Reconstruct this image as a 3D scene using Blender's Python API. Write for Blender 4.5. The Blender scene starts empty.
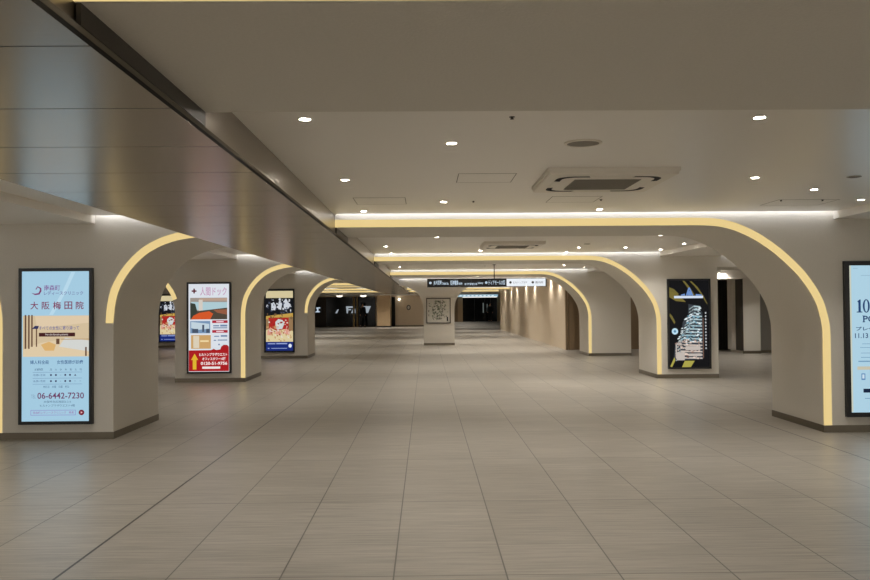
import bpy, bmesh, math, random
from mathutils import Matrix, Vector
random.seed(7)
SC = bpy.context.scene
COL = SC.collection

# ------------------------------------------------------------------ helpers
def lin(c):
    return tuple(((v/255)/12.92 if v/255 <= .04045 else ((v/255+.055)/1.055)**2.4) for v in c)

def link(o, parent=None):
    COL.objects.link(o)
    if parent is not None:
        o.parent = parent
    return o

def tag(o, label=None, cat=None, group=None, kind=None):
    if label: o['label'] = label
    if cat: o['category'] = cat
    if group: o['group'] = group
    if kind: o['kind'] = kind
    return o

def thing(name, label, cat, loc=(0, 0, 0), group=None, rz=0):
    o = bpy.data.objects.new(name, None)
    o.empty_display_size = .1
    o.location = loc
    o.rotation_euler = (0, 0, rz)
    link(o)
    return tag(o, label, cat, group)

class MB:
    """collects shapes into one mesh"""
    def __init__(s): s.bm = bmesh.new()
    def face(s, pts):
        vs = [s.bm.verts.new(p) for p in pts]
        return s.bm.faces.new(vs)
    def box(s, x0, x1, y0, y1, z0, z1):
        v = [s.bm.verts.new((x, y, z)) for x in (x0, x1) for y in (y0, y1) for z in (z0, z1)]
        for f in ((0, 1, 3, 2), (4, 6, 7, 5), (0, 4, 5, 1), (2, 3, 7, 6), (0, 2, 6, 4), (1, 5, 7, 3)):
            s.bm.faces.new([v[i] for i in f])
        return s
    def prism_y(s, prof, y0, y1, smooth=False):
        """(x,z) outline extruded along y"""
        a = [s.bm.verts.new((x, y0, z)) for x, z in prof]
        b = [s.bm.verts.new((x, y1, z)) for x, z in prof]
        n = len(prof)
        s.bm.faces.new(a); s.bm.faces.new(b[::-1])
        for i in range(n):
            j = (i+1) % n
            s.bm.faces.new((a[i], b[i], b[j], a[j]))
        return s
    def ribbon_y(s, inner, outer, y0, y1):
        """band between two (x,z) polylines, extruded along y"""
        n = len(inner)
        V = [[s.bm.verts.new((x, y, z)) for x, z in pl] for y in (y0, y1) for pl in (inner, outer)]
        fi, fo, bi, bo = V
        for i in range(n-1):
            s.bm.faces.new((fi[i], fi[i+1], fo[i+1], fo[i]))
            s.bm.faces.new((bi[i], bo[i], bo[i+1], bi[i+1]))
            s.bm.faces.new((fi[i], bi[i], bi[i+1], fi[i+1]))
            s.bm.faces.new((fo[i], fo[i+1], bo[i+1], bo[i]))
        for i in (0, n-1):
            s.bm.faces.new((fi[i], fo[i], bo[i], bi[i]))
        return s
    def disc(s, cx, cy, z, r, n=24, up=False):
        vs = [(cx+r*math.cos(2*math.pi*i/n), cy+r*math.sin(2*math.pi*i/n), z) for i in range(n)]
        s.face(vs if up else vs[::-1]); return s
    def lathe(s, prof, n=28, cx=0, cy=0):
        """(r,z) profile round a vertical axis"""
        rings = []
        for r, z in prof:
            if r < 1e-6:
                rings.append([s.bm.verts.new((cx, cy, z))])
            else:
                rings.append([s.bm.verts.new((cx+r*math.cos(2*math.pi*i/n), cy+r*math.sin(2*math.pi*i/n), z)) for i in range(n)])
        for a, b in zip(rings, rings[1:]):
            for i in range(n):
                j = (i+1) % n
                if len(a) == 1 and len(b) == 1: continue
                if len(a) == 1: s.bm.faces.new((a[0], b[i], b[j]))
                elif len(b) == 1: s.bm.faces.new((a[i], b[0], a[j]))
                else: s.bm.faces.new((a[i], b[i], b[j], a[j]))
        return s
    def build(s, name, mat, parent=None, smooth=False, bevel=0):
        bmesh.ops.recalc_face_normals(s.bm, faces=s.bm.faces)
        me = bpy.data.meshes.new(name)
        s.bm.to_mesh(me); s.bm.free()
        me.materials.append(mat)
        if smooth:
            for p in me.polygons: p.use_smooth = True
        o = bpy.data.objects.new(name, me)
        if bevel:
            m = o.modifiers.new('bevel', 'BEVEL'); m.width = bevel; m.segments = 2; m.limit_method = 'ANGLE'
        return link(o, parent)

def structure(o):
    o['kind'] = 'structure'; return o

# ------------------------------------------------------------------ materials
def new_mat(name):
    m = bpy.data.materials.new(name); m.use_nodes = True
    nt = m.node_tree
    return m, nt, nt.nodes['Principled BSDF']

def N(nt, t, **kw):
    n = nt.nodes.new(t)
    for k, v in kw.items():
        if k in n.inputs: n.inputs[k].default_value = v
        else: setattr(n, k, v)
    return n

def plain(name, rgb, rough=.5, metal=0, spec=.5, noise=0, nscale=60, bump=0, stretch=None):
    m, nt, p = new_mat(name)
    c = lin(rgb)
    p.inputs['Base Color'].default_value = (*c, 1)
    p.inputs['Roughness'].default_value = rough
    p.inputs['Metallic'].default_value = metal
    p.inputs['Specular IOR Level'].default_value = spec
    if noise or bump:
        g = N(nt, 'ShaderNodeNewGeometry')
        vec = g.outputs['Position']
        if stretch:
            mp = N(nt, 'ShaderNodeMapping'); mp.inputs['Scale'].default_value = stretch
            nt.links.new(vec, mp.inputs['Vector']); vec = mp.outputs['Vector']
        nz = N(nt, 'ShaderNodeTexNoise', Scale=nscale, Detail=3.0)
        nt.links.new(vec, nz.inputs['Vector'])
        if noise:
            mx = N(nt, 'ShaderNodeMix', data_type='RGBA')
            nt.links.new(nz.outputs['Fac'], mx.inputs[0])
            mx.inputs[6].default_value = (*[v*(1-noise) for v in c], 1)
            mx.inputs[7].default_value = (*[v*(1+noise) for v in c], 1)
            nt.links.new(mx.outputs[2], p.inputs['Base Color'])
        if bump:
            b = N(nt, 'ShaderNodeBump', Strength=bump, Distance=.004)
            nt.links.new(nz.outputs['Fac'], b.inputs['Height'])
            nt.links.new(b.outputs['Normal'], p.inputs['Normal'])
    return m

def glow(name, rgb, s=1.0):
    m, nt, p = new_mat(name)
    c = lin(rgb)
    p.inputs['Base Color'].default_value = (0.004, 0.004, 0.004, 1)
    p.inputs['Specular IOR Level'].default_value = .12
    p.inputs['Roughness'].default_value = .3
    p.inputs['Emission Color'].default_value = (*c, 1)
    p.inputs['Emission Strength'].default_value = s
    return m

_g = {}
SCREEN = .95
def px(rgb):
    """screen pixel colour"""
    if rgb not in _g: _g[rgb] = glow('screen_%02x%02x%02x' % rgb, rgb, SCREEN)
    return _g[rgb]

def floor_mat():
    m, nt, p = new_mat('stone_tile_floor')
    g = N(nt, 'ShaderNodeNewGeometry')
    L = nt.links.new
    def brick(w, h, ox, oy, mortar):
        mp = N(nt, 'ShaderNodeMapping'); mp.inputs['Location'].default_value = (ox, oy, 0)
        L(g.outputs['Position'], mp.inputs['Vector'])
        b = N(nt, 'ShaderNodeTexBrick', offset=0.0, squash=1.0)
        b.inputs['Scale'].default_value = 1
        b.inputs['Mortar Size'].default_value = mortar
        b.inputs['Mortar Smooth'].default_value = .2
        b.inputs['Brick Width'].default_value = w
        b.inputs['Row Height'].default_value = h
        b.inputs['Bias'].default_value = 0
        L(mp.outputs['Vector'], b.inputs['Vector'])
        return b
    c1, c2 = lin(FLOOR_A), lin(FLOOR_B)
    b = brick(.598, .2735, .181+.598*40, -4.34+.2735*400, .0012)
    b.inputs['Color1'].default_value = (*c1, 1); b.inputs['Color2'].default_value = (*c2, 1)
    b.inputs['Mortar'].default_value = (*[v*.72 for v in c1], 1)
    # linear grain across the tiles
    mp = N(nt, 'ShaderNodeMapping'); mp.inputs['Scale'].default_value = (1.3, 26, 1)
    L(g.outputs['Position'], mp.inputs['Vector'])
    nz = N(nt, 'ShaderNodeTexNoise', Scale=1.6, Detail=6.0, Roughness=.65)
    L(mp.outputs['Vector'], nz.inputs['Vector'])
    mr = N(nt, 'ShaderNodeMapRange'); mr.inputs[1].default_value = .3; mr.inputs[2].default_value = .7
    mr.inputs[3].default_value = .70; mr.inputs[4].default_value = 1.26
    L(nz.outputs['Fac'], mr.inputs[0])
    mx = N(nt, 'ShaderNodeMix', data_type='RGBA', blend_type='MULTIPLY'); mx.inputs[0].default_value = 1
    L(b.outputs['Color'], mx.inputs[6]); L(mr.outputs[0], mx.inputs[7])
    # long joints
    b2 = brick(.598, 1.641, .181+.598*40, -4.34+1.641*60, .0045)
    mx2 = N(nt, 'ShaderNodeMix', data_type='RGBA')
    mx2.inputs[7].default_value = (*[v*.28 for v in c1], 1)
    L(b2.outputs['Fac'], mx2.inputs[0]); L(mx.outputs[2], mx2.inputs[6])
    # dark movement joints between the lanes of tiles
    b3 = brick(5.98, 400, 1.973+5.98*10, 200, .009)
    mx3 = N(nt, 'ShaderNodeMix', data_type='RGBA')
    mx3.inputs[7].default_value = (.035, .033, .03, 1)
    L(b3.outputs['Fac'], mx3.inputs[0]); L(mx2.outputs[2], mx3.inputs[6])
    L(mx3.outputs[2], p.inputs['Base Color'])
    mr2 = N(nt, 'ShaderNodeMapRange'); mr2.inputs[3].default_value = FLOOR_R-.05; mr2.inputs[4].default_value = FLOOR_R+.07
    L(nz.outputs['Fac'], mr2.inputs[0]); L(mr2.outputs[0], p.inputs['Roughness'])
    bp = N(nt, 'ShaderNodeBump', Strength=.12, Distance=.002)
    L(nz.outputs['Fac'], bp.inputs['Height']); L(bp.outputs['Normal'], p.inputs['Normal'])
    p.inputs['Specular IOR Level'].default_value = .55
    return m

FLOOR_A, FLOOR_B, FLOOR_R = (170, 163, 151), (161, 154, 142), .34
M_floor = floor_mat()
M_ceil = plain('satin_ceiling_paint', (240, 235, 226), .30, spec=.45, noise=.03, nscale=25, stretch=(1, 14, 1))
M_wall = plain('grey_beige_wall_covering', (219, 213, 201), .6, noise=.06, nscale=90, bump=.25)
M_beige = plain('beige_wall_panel', (228, 210, 184), .45, noise=.04, nscale=8)
M_brown = plain('brown_wall_panel', (150, 128, 100), .5, noise=.06, nscale=10)
M_wood = plain('light_wood_panel', (190, 162, 125), .45, noise=.1, nscale=3, stretch=(20, 20, 1))
M_duct = plain('brushed_steel', (172, 163, 150), .25, metal=1, noise=.08, nscale=2.2, bump=.05, stretch=(1, 60, 1))
M_ductside = plain('satin_steel', (146, 138, 126), .30, metal=1, noise=.05, nscale=3)
M_steel = plain('baseboard_steel', (120, 112, 98), .28, metal=1, noise=.1, nscale=4)
M_dkbronze = plain('dark_bronze_panel', (48, 43, 37), .4)
M_black = plain('black_plastic', (14, 14, 14), .35)
M_reveal = plain('black_gap', (10, 10, 9), .8)
M_cas = plain('warm_white_plastic', (234, 227, 213), .45)
M_casdark = plain('grille_grey', (140, 133, 120), .6)
M_dkgrey = plain('dark_grey_metal', (70, 66, 60), .6, spec=.25)
M_whiterim = plain('white_metal', (215, 210, 200), .4)
M_darkglass = plain('dark_shop_glass', (7, 9, 10), .12, spec=.2)
M_darkbrown = plain('dark_brown_shopfront', (52, 42, 34), .5)
M_gold = plain('gold_post', (190, 165, 120), .3, metal=.6)
M_led = glow('warm_led_diffuser', (240, 212, 146), .92)
M_cove = glow('white_cove_led', (240, 245, 255), 8.0)
M_down = glow('downlight_lens', (255, 246, 234), 130.0)

# ------------------------------------------------------------------ camera
H = 1.425
F_PX = 815.0
yaw, pitch, roll = 0.01119, 0.019914, 0.0075
Fv = Vector((math.sin(yaw)*math.cos(pitch), math.cos(yaw)*math.cos(pitch), math.sin(pitch)))
R0 = Fv.cross(Vector((0, 0, 1))).normalized(); U0 = R0.cross(Fv)
Rv = R0*math.cos(roll) - U0*math.sin(roll); Uv = U0*math.cos(roll) + R0*math.sin(roll)
cam = bpy.data.cameras.new('camera'); co = link(bpy.data.objects.new('camera', cam))
cam.sensor_width = 36; cam.lens = 36*F_PX/870; cam.clip_end = 300
mw = Matrix((Rv, Uv, -Fv)).transposed().to_4x4(); mw.translation = (0, 0, H)
co.matrix_world = mw
SC.camera = co

# ------------------------------------------------------------------ the setting
PERIOD = 6.7
ROWS = [2.30, 8.98, 15.72, 22.8, 29.9, 36.5, 43.2, 49.8]      # front plane of each arch row
BD = 1.35                                                     # depth of an arch row
ZC, ZTOP, ZB, ZL = 2.44, 2.62, 2.302, 2.385                   # ceiling, slab top, beam underside, strip top
XL0, XR0 = -18.0, 18.0

structure(MB().box(XL0, XR0, -8, 80, -.2, 0).build('floor', M_floor))

# ceiling trays, one per bay, each with a cove slot in front of the next arch row
edges = [-4.3+BD] + [y for r in ROWS for y in (r, r+BD)]
bays = [(-8.0, -4.3)] + [(edges[2*i], edges[2*i+1]) for i in range(len(ROWS))]
bays.append((ROWS[-1]+BD, 80.0))
SLOT = .09
SOF_R, SOF_L = (4.53, 5.72), (-4.72, -3.63)
slots = [(-8.2, SOF_L[0]), (SOF_L[1], -2.48), (-.98, SOF_R[0]), (SOF_R[1], 8.0)]
cm = MB()
cv = MB()
for a, b in bays:
    last = b >= 79 or b < 0
    if last:
        cm.box(XL0, XR0, a, b, ZC, ZC+.12)
        continue
    cm.box(XL0, XR0, a, b-SLOT, ZC, ZC+.12)
    xs = XL0
    for s0, s1 in slots:                       # solid ceiling between the slots
        cm.box(xs, s0, b-SLOT, b, ZC, ZC+.12)
        cv.box(s0+.01, s1-.01, b-SLOT+.002, b-SLOT+.012, ZC+.05, ZC+.10)
        xs = s1
    cm.box(xs, XR0, b-SLOT, b, ZC, ZC+.12)
cm.box(XL0, XR0, -8, 80, ZTOP, ZTOP+.1)
structure(cm.build('ceiling', M_ceil))
structure(cv.build('trim_1', M_cove))
# lowered soffits over the pillar rows
for n, (s0, s1) in ((2, SOF_L), (3, SOF_R)):
    m = MB()
    for a, b in bays[1:5]:
        m.box(s0, s1, max(a, -2.9), b, 2.36, ZC)
    structure(m.build('trim_%d' % n, M_ceil))

# back and side walls far down the hall
structure(MB().box(4.45, 4.75, 26.06, 49.0, 0, ZC).build('wall_right', M_beige))
structure(MB().box(4.75, 8.75, 26.06, 26.3, 0, ZC).build('wall_side', M_brown))
structure(MB().box(4.46, 4.52, 25.98, 26.05, 0, ZC).box(4.55, 4.75, 26.0, 26.05, 0, ZC).build('trim_4', M_brown))
m = MB().box(XL0, .6, 58, 58.3, 2.13, ZC).box(-2.2, .6, 58.0, 58.3, 0, 2.13).box(-3.8, -2.2, 58.12, 58.3, 0, 2.13)\
    .box(XL0, -8.4, 58.0, 58.3, 0, 2.13)
structure(m.build('wall_back', M_beige))
structure(MB().box(XL0, .6, 51.3, 57.98, 2.2, ZC).build('trim_5', M_ceil))
structure(MB().box(-2.2, .6, 57.95, 57.99, 0, .1).build('baseboard_back', M_steel))
structure(MB().box(.6, 2.9, 74, 74.3, 0, ZC).box(.3, .6, 58.3, 74.3, 0, ZC).box(6.55, XR0, 74, 74.3, 0, ZC).box(2.9, 6.55, 74, 74.3, 2.28, ZC).build('wall_end', M_brown))
structure(MB().box(XL0-.3, XL0, -8, 58.3, 0, ZTOP).build('wall_left', M_wall))
structure(MB().box(XR0, XR0+.3, -8, 74.3, 0, ZTOP).build('wall_far_right', M_wall))
structure(MB().box(2.88, 3.32, 73.8, 74, 0, 2.28).box(6.45, 6.75, 73.7, 74, 0, 2.28).build('trim_6', M_wood))

# ------------------------------------------------------------------ arched pillars
ARCH = [(0, 0), (0, .5), (0, 1.0), (.002, 1.10), (.012, 1.21), (.058, 1.396), (.13, 1.545), (.24, 1.705), (.33, 1.805), (.43, 1.902),
        (.535, 1.992), (.65, 2.076), (.777, 2.155), (.917, 2.222), (1.015, 2.257), (1.115, 2.281), (1.215, 2.294), (1.33, 2.300), (1.5, 2.302)]
def catmull(P, k=4):
    out = []
    for i in range(len(P)-1):
        p0, p1, p2, p3 = P[max(i-1, 0)], P[i], P[i+1], P[min(i+2, len(P)-1)]
        for j in range(k):
            t = j/k
            out.append(tuple(.5*((2*b)+(-a+c)*t+(2*a-5*b+4*c-d)*t*t+(-a+3*b-3*c+d)*t**3) for a, b, c, d in zip(p0, p1, p2, p3)))
    out.append(P[-1]); return out
LARCH = [(0, 0), (0, .6), (0, 1.20), (.003, 1.32), (.018, 1.46), (.05, 1.60), (.105, 1.72), (.18, 1.835), (.262, 1.93), (.36, 2.018), (.47, 2.086), (.585, 2.136), (.70, 2.17), (.82, 2.192), (.92, 2.202), (1.05, 2.205)]
ZBL = 2.205
CURVE = ARCH[:2] + catmull(ARCH[2:], 4)
LCURVE = LARCH[:2] + catmull(LARCH[2:], 4)
def offset(P, d):
    out = []
    for i in range(len(P)):
        a, b = P[max(i-1, 0)], P[min(i+1, len(P)-1)]
        dx, dz = b[0]-a[0], b[1]-a[1]; l = math.hypot(dx, dz)
        out.append((P[i][0]-dz/l*d, P[i][1]+dx/l*d))
    return out
BASE_H = .078
def strip_pts(z0, C):
    """arch curve from height z0 up, and the same curve one strip width further out"""
    inn = [p for p in C if p[1] > z0]
    k = C.index(inn[0])
    if k:
        a, b = C[k-1], C[k]; t = (z0-a[1])/(b[1]-a[1])
        inn = [(a[0]+(b[0]-a[0])*t, z0)] + inn
    return inn, offset(inn, .083)

def pillar(name, label, group, Y, x0, x1, left, right, left_strip=None, right_strip=None, depth=BD, C=CURVE, zb=ZB):
    """x0..x1 the shaft; left/right: x where that arm ends; arms that start from an arch ('a', x) or a flat lintel ('f', x)"""
    t = thing(name, label, 'pillar', ((x0+x1)/2, Y, 0), group)
    cx = (x0+x1)/2
    prof = [(x1-cx, 0)]
    kind, xe = right
    if kind == 'a':
        prof = [(x1+u-cx, z) for u, z in C]
        prof.append((xe-cx, zb))
    else:
        prof += [(x1-cx, 2.14), (xe-cx, 2.14)]
    prof.append((xe-cx, ZTOP))
    kind, xw = left
    prof.append((xw-cx, ZTOP))
    if kind == 'a':
        prof.append((xw-cx, zb))
        prof += [(x0-u-cx, z) for u, z in reversed(C)]
    else:
        prof += [(xw-cx, 2.14), (x0-cx, 2.14), (x0-cx, 0)]
    body = MB().prism_y(prof, 0, depth).build('pillar_body', M_wall, t)
    e = .006
    MB().box(x0-cx-e, x1-cx+e, -e, depth+e, 0, BASE_H).build('baseboard', M_steel, t)
    for side, zz in ((1, right_strip), (-1, left_strip)):
        if zz is None: continue
        inn, outp = strip_pts(zz, C)
        xs = x1-cx if side > 0 else x0-cx
        I = [(xs+side*u, z) for u, z in inn]; O = [(xs+side*u, z) for u, z in outp]
        end = (right if side > 0 else left)[1]-cx
        I.append((end, zb)); O.append((end, zb+.083))
        MB().ribbon_y(I, O, -.004, .02).build('light_strip', M_led, t)
    return t

DL, DR = -2.475, -.998            # duct sides
XRs = [4.45, 4.39, 4.46, 4.55]
XLs = [-3.38, -3.43, -3.48, -3.31]
ordn = ['nearest', 'first', 'second', 'third']
lab_r = ['wide white arch and pillar whose flat underside fills the top of the picture',
         'large grey-beige pillar at the right edge with a full-length glowing arch strip',
         'grey-beige arched pillar carrying the black screen with a lit tower',
         'far grey-beige arched pillar without a screen, right of the hanging sign']
lab_l = ['grey-beige arched pillar left of the viewer under the steel bulkhead',
         'large grey-beige pillar at the left edge carrying the pale blue clinic screen',
         'grey-beige arched pillar carrying the screen with the red base and yellow arrow',
         'grey-beige arched pillar carrying the screen with the red and navy picture']
for i in range(4):
    Y = ROWS[i]
    pillar('arched_pillar', lab_r[i], 'arched pillars of the right row', Y, XRs[i], XRs[i]+1.19, ('a', DR), ('f', 9.0), BASE_H, None)
    if i == 0: continue
    full_right = (i == 2)
    pillar('arched_pillar', lab_l[i], 'arched pillars of the left row', Y, XLs[i]-(1.29, 1.29, 1.34, 1.34)[i], XLs[i], ('a', XL0), ('a', DL),
           {1: BASE_H, 2: 1.58, 3: None}[i], BASE_H if full_right else 1.265, depth=1.5, C=LCURVE, zb=ZBL)
# row beyond the left aisle
pillar('arched_pillar', 'far grey-beige pillar seen through the left arch, carrying a small screen', 'arched pillars of the left row',
       29.6, -9.95, -8.2, ('f', XL0), ('a', DL), None, 2.0, C=LCURVE, zb=ZBL)
# the middle pillar with the map
tp = pillar('map_pillar', 'square grey-beige pillar in the middle of the hall carrying a framed map', None, 29.9, -.085, 1.04, ('a', DR), ('a', 4.45), depth=1.0, C=LCURVE, zb=ZBL)
# plain arch beams farther down the hall
bl = ['far ceiling beam with a glowing edge, just behind the hanging sign', 'farther ceiling beam with a glowing edge, behind the hanging sign',
      'farthest ceiling beam with a glowing edge, above the pale blue sign']
for k, Y in enumerate(ROWS[5:]):
    for (xa, xb, sd) in ((XL0, DL, 'left'), (DR, 4.45, 'right')):
        t = thing('ceiling_beam', bl[k] if sd == 'right' else
                  ['nearer', 'middle', 'farthest'][k]+' of the glowing beams stacked inside the far left arch', 'beam', (0, Y, 0), 'far ceiling beams')
        MB().box(xa, xb, 0, BD, ZB, ZTOP).build('beam_body', M_wall, t)
        MB().box(xa, xb, -.012, -.001, ZB, ZB+.083).build('light_strip', M_led, t)

# ------------------------------------------------------------------ steel bulkhead
D0, D1 = -2.9, 57.0
t = thing('ceiling_bulkhead', 'long brushed steel bulkhead hanging below the ceiling from top left to the far wall', 'bulkhead', (-1.73, 0, 0))
m = MB()
y = 2.4-.755*8
while y < 50.5:
    m.box(-2.53+1.73, -.986+1.73, y+.004, y+.751, 2.2, 2.212)
    y += .755
m.build('soffit_panel', M_duct, t)
MB().box(-2.515+1.73, -.985+1.73, D0, 51.2, 2.2012, 2.217).build('shadow_gap', M_reveal, t)
MB().box(-2.53+1.73, -2.515+1.73, D0, 51.2, 2.2125, 2.22).build('edge_trim', M_dkgrey, t)
MB().box(-1.0+1.73, -.984+1.73, D0, 51.2, 2.2172, 2.236).build('edge_trim', plain('trim_grey', (112, 105, 94), .75, spec=.15), t)
for Y in ROWS:
    MB().box(-.997+1.73, -.982+1.73, Y+.03, Y+BD, 2.238, ZB).build('dark_infill_panel', M_dkbronze, t)
MB().box(-2.47+1.73, -1.0+1.73, D0, 51.2, 2.22, ZC-.001).build('side_panel', M_ductside, t)

# ------------------------------------------------------------------ downlights
SPOT = bpy.data.lights.new('lamp', 'SPOT')
SPOT.energy = 51; SPOT.spot_size = math.radians(108); SPOT.spot_blend = .8; SPOT.shadow_soft_size = .03; SPOT.color = lin((255, 251, 246))
SPOT_FAR = SPOT.copy(); SPOT_FAR.energy = 58; SPOT_FAR.spot_size = math.radians(128)
SPOT_DEEP = SPOT_FAR.copy(); SPOT_DEEP.energy = 105
def make_down(loc, label, group):
    t = thing('downlight', label, 'downlight', loc, group)
    MB().lathe([(.040, 0), (.040, -.003), (.030, -.005), (.030, 0)]).build('rim', M_whiterim, t, smooth=False)
    MB().disc(0, 0, -.0025, .0295).build('lens', M_down, t)
    link(bpy.data.objects.new('lamp', SPOT if loc[1] < 10 else SPOT_FAR), t).location = (0, 0, -.012)
    return t
proto = [None]
def down(x, y, label, group, z=ZC):
    if proto[0] is None:
        proto[0] = make_down((x, y, z), label, group); return
    p = proto[0]
    c = p.copy(); COL.objects.link(c); c.location = (x, y, z); c['label'] = label; c['group'] = group
    for ch in p.children:
        d = ch.copy(); COL.objects.link(d); d.parent = c
        if d.type == 'LIGHT' and y > 10: d.data = SPOT_FAR if y < 31 or x == 4.27 else SPOT_DEEP
    return c
OR = ['first', 'second', 'third', 'fourth', 'fifth', 'sixth', 'seventh', 'eighth', 'ninth', 'tenth', 'eleventh', 'twelfth']
B1 = [(-.644, 4.378), (.166, 5.046), (-.639, 6.489), (-.652, 8.627), (.178, 7.90), (1.842, 8.578), (2.648, 6.492), (1.819, 4.388), (3.459, 7.193), (4.273, 7.926)]
B2 = [(-.666, 13.712), (-.66, 15.45), (1.015, 14.98), (2.697, 14.325), (2.69, 15.5), (3.528, 14.33), (4.332, 14.96), (4.318, 13.55), (.17, 11.9), (1.84, 11.2), (3.45, 11.9)]
B3 = [(-.666, 20.94), (1.0, 21.84), (2.66, 21.2), (3.5, 20.5), (.17, 18.6), (2.6, 18.4), (1.0, 19.4), (3.4, 18.0), (4.2, 21.6), (-.65, 18.0)]  # the last entries are extra lamps added to brighten this bay
sx = lambda p: p[0]/p[1]
for nm, L in (('front', B1), ('second', B2), ('third', B3)):
    for k, (x, y) in enumerate(sorted(L, key=sx)):
        down(x, y, 'round recessed downlight in the %s ceiling bay, %s from the left in the photo' % (nm, OR[k]), 'downlights in the %s ceiling bay' % nm)
for x in (-.65, 1.0, 2.65, 4.2):  # unseen lamps added to light the foreground
    for y in (.3, -2.0):
        down(x, y, 'added unseen downlight in the ceiling bay above the viewer', 'added downlights above the viewer')
for y in (.6, 5.2, 7.4, 12.2, 14.2, 18.6, 21, 26, 28):  # side-aisle lamps added out of view for fill light
    for x in (-13.5, -6.6, 7.2, 12.8):
        if x == 7.2 and y < 8: continue
        down(x, y, 'added unseen downlight beyond the %s row of pillars' % ('left' if x < 0 else 'right'), 'added downlights of the %s aisle' % ('left' if x < 0 else 'right'))
for k, y in enumerate((27.0, 28.9, 30.8, 33.2, 36.0, 39.6, 42.4, 45.6)):
    down(4.27, y, 'downlight grazing the beige corridor wall, %s from its near end' % OR[k], 'wall-washing downlights')
for x in (-6.6, -4.2, -.3, 1.4, 3.1):  # extra lamps added to brighten the distant floor and walls
    for y in (26, 31.6, 34.4, 40.5, 47, 54.5, 60, 65, 71):
        if x < 1 and y > 50 or x < -2 and y < 30: continue
        down(x, y, 'added fill downlight far down the hall', 'added downlights far down the hall')
for k, x in enumerate((-5.72, -4.15)):
    t = thing('ceiling_lamp', 'bright low dome lamp in front of the dark shopfront, %s of the pair' % ('left' if k == 0 else 'right'), 'lamp', (x, 54, 2.2), 'shopfront lamps')
    MB().lathe([(.25, 0), (.25, -.02), (.22, -.03)], 20).build('rim', M_whiterim, t)
    MB().lathe([(.22, -.03), (.20, -.07), (.13, -.11), (0, -.125)], 20).build('dome', glow('dome_lamp', (255, 246, 226), 2.2), t, smooth=True)
    link(bpy.data.objects.new('lamp', SPOT_FAR), t).location = (0, 0, -.2)
for y in (4.6, 6.0, 7.5, 11.6, 14.0, 18.2, 20.9, 25.5, 28):  # added lamps hidden by the bulkhead, brightening the left pillar fronts
    down(-3.08, y, 'added hidden downlight in the strip of ceiling left of the steel bulkhead', 'added downlights left of the bulkhead')
for x in (.6, 1.8, 3.2):  # lamps added behind the sign to lift the far bay
    for y in (25.2, 28.2):
        down(x, y, 'added fill downlight in the bay behind the hanging sign', 'added downlights behind the hanging sign')
for x, y in ((9.4, 21.6), (8.3, 22.6)): down(x, y, 'added hidden downlight before the pale pier on the right', 'added downlights before the pale pier')  # added out of sight to brighten the pier
for x in (-2.9, -1.3, .1): down(x, 54.6, 'added fill downlight in the low soffit before the beige back wall', 'added downlights before the back wall', 2.2)  # added to brighten the back wall and wood pier
for y in (34, 41): down(-5.5, y, 'added fill downlight beyond the far left arch', 'downlights of the left aisle')  # more lamps added for the dim far left

# ------------------------------------------------------------------ ceiling fittings
def cassette(x, y, label):
    t = thing('air_conditioner', label, 'air conditioner', (x, y, ZC), 'ceiling cassette air conditioners')
    h = .49
    m = MB()
    ring = lambda r, z, c: [(sx_*(r-(c if k else 0)), sy_*(r-(0 if k else c)), z) for sx_, sy_, k in
                            ((-1, -1, 0), (-1, -1, 1), (1, -1, 1), (1, -1, 0), (1, 1, 0), (1, 1, 1), (-1, 1, 1), (-1, 1, 0))]
    prof = [(h, 0, .01), (h, -.026, .01), (h-.010, -.027, .01), (h-.010, -.046, .01), (h-.022, -.052, .012), (.30, -.054, .02)]
    rings = [[m.bm.verts.new(p) for p in ring(*q)] for q in prof]
    for a, b in zip(rings, rings[1:]):
        for i in range(8):
            m.bm.faces.new((a[i], a[(i+1) % 8], b[(i+1) % 8], b[i]))
    m.bm.faces.new(rings[-1])
    m.build('panel', M_cas, t)
    g = MB().box(-.255, .255, -.255, .255, -.058, -.0545)
    for k in range(22):
        yy = -.245+k*.0233
        g.box(-.25, .25, yy, yy+.008, -.061, -.058)
    g.build('intake_grille', M_casdark, t)
    # outlet track with rounded corners
    tr = []
    for r, rad in ((.355, .11), (.40, .13)):
        pts = []
        for q, (ax, ay) in enumerate(((1, 1), (-1, 1), (-1, -1), (1, -1))):
            for k in range(7):
                a = math.pi/2*(q+k/6)
                pts.append((ax*(r-rad)+rad*math.cos(a), ay*(r-rad)+rad*math.sin(a), -.0542))
        tr.append(pts)
    m = MB(); n = len(tr[0])
    va = [m.bm.verts.new(p) for p in tr[0]]; vb = [m.bm.verts.new(p) for p in tr[1]]
    for i in range(n):
        m.bm.faces.new((va[i], vb[i], vb[(i+1) % n], va[(i+1) % n]))
    m.build('outlet_slot', M_reveal, t)
    for a in range(4):
        c, s = round(math.cos(a*math.pi/2)), round(math.sin(a*math.pi/2))
        fl = MB()
        P = [(-.17, -.402), (.17, -.402), (.15, -.352), (-.15, -.352)]
        lo = [fl.bm.verts.new((x_*c-y_*s, x_*s+y_*c, -.0565)) for x_, y_ in P]
        hi = [fl.bm.verts.new((x_*c-y_*s, x_*s+y_*c, -.0543)) for x_, y_ in P]
        fl.bm.faces.new(lo)
        for i in range(4): fl.bm.faces.new((lo[i], lo[(i+1) % 4], hi[(i+1) % 4], hi[i]))
        fl.build('louvre', M_cas, t)
cassette(1.40, 6.46, 'large square ceiling air conditioner in the front bay with dark grille')
cassette(1.41, 13.3, 'smaller-looking ceiling air conditioner in the second bay above the hanging sign')

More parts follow.
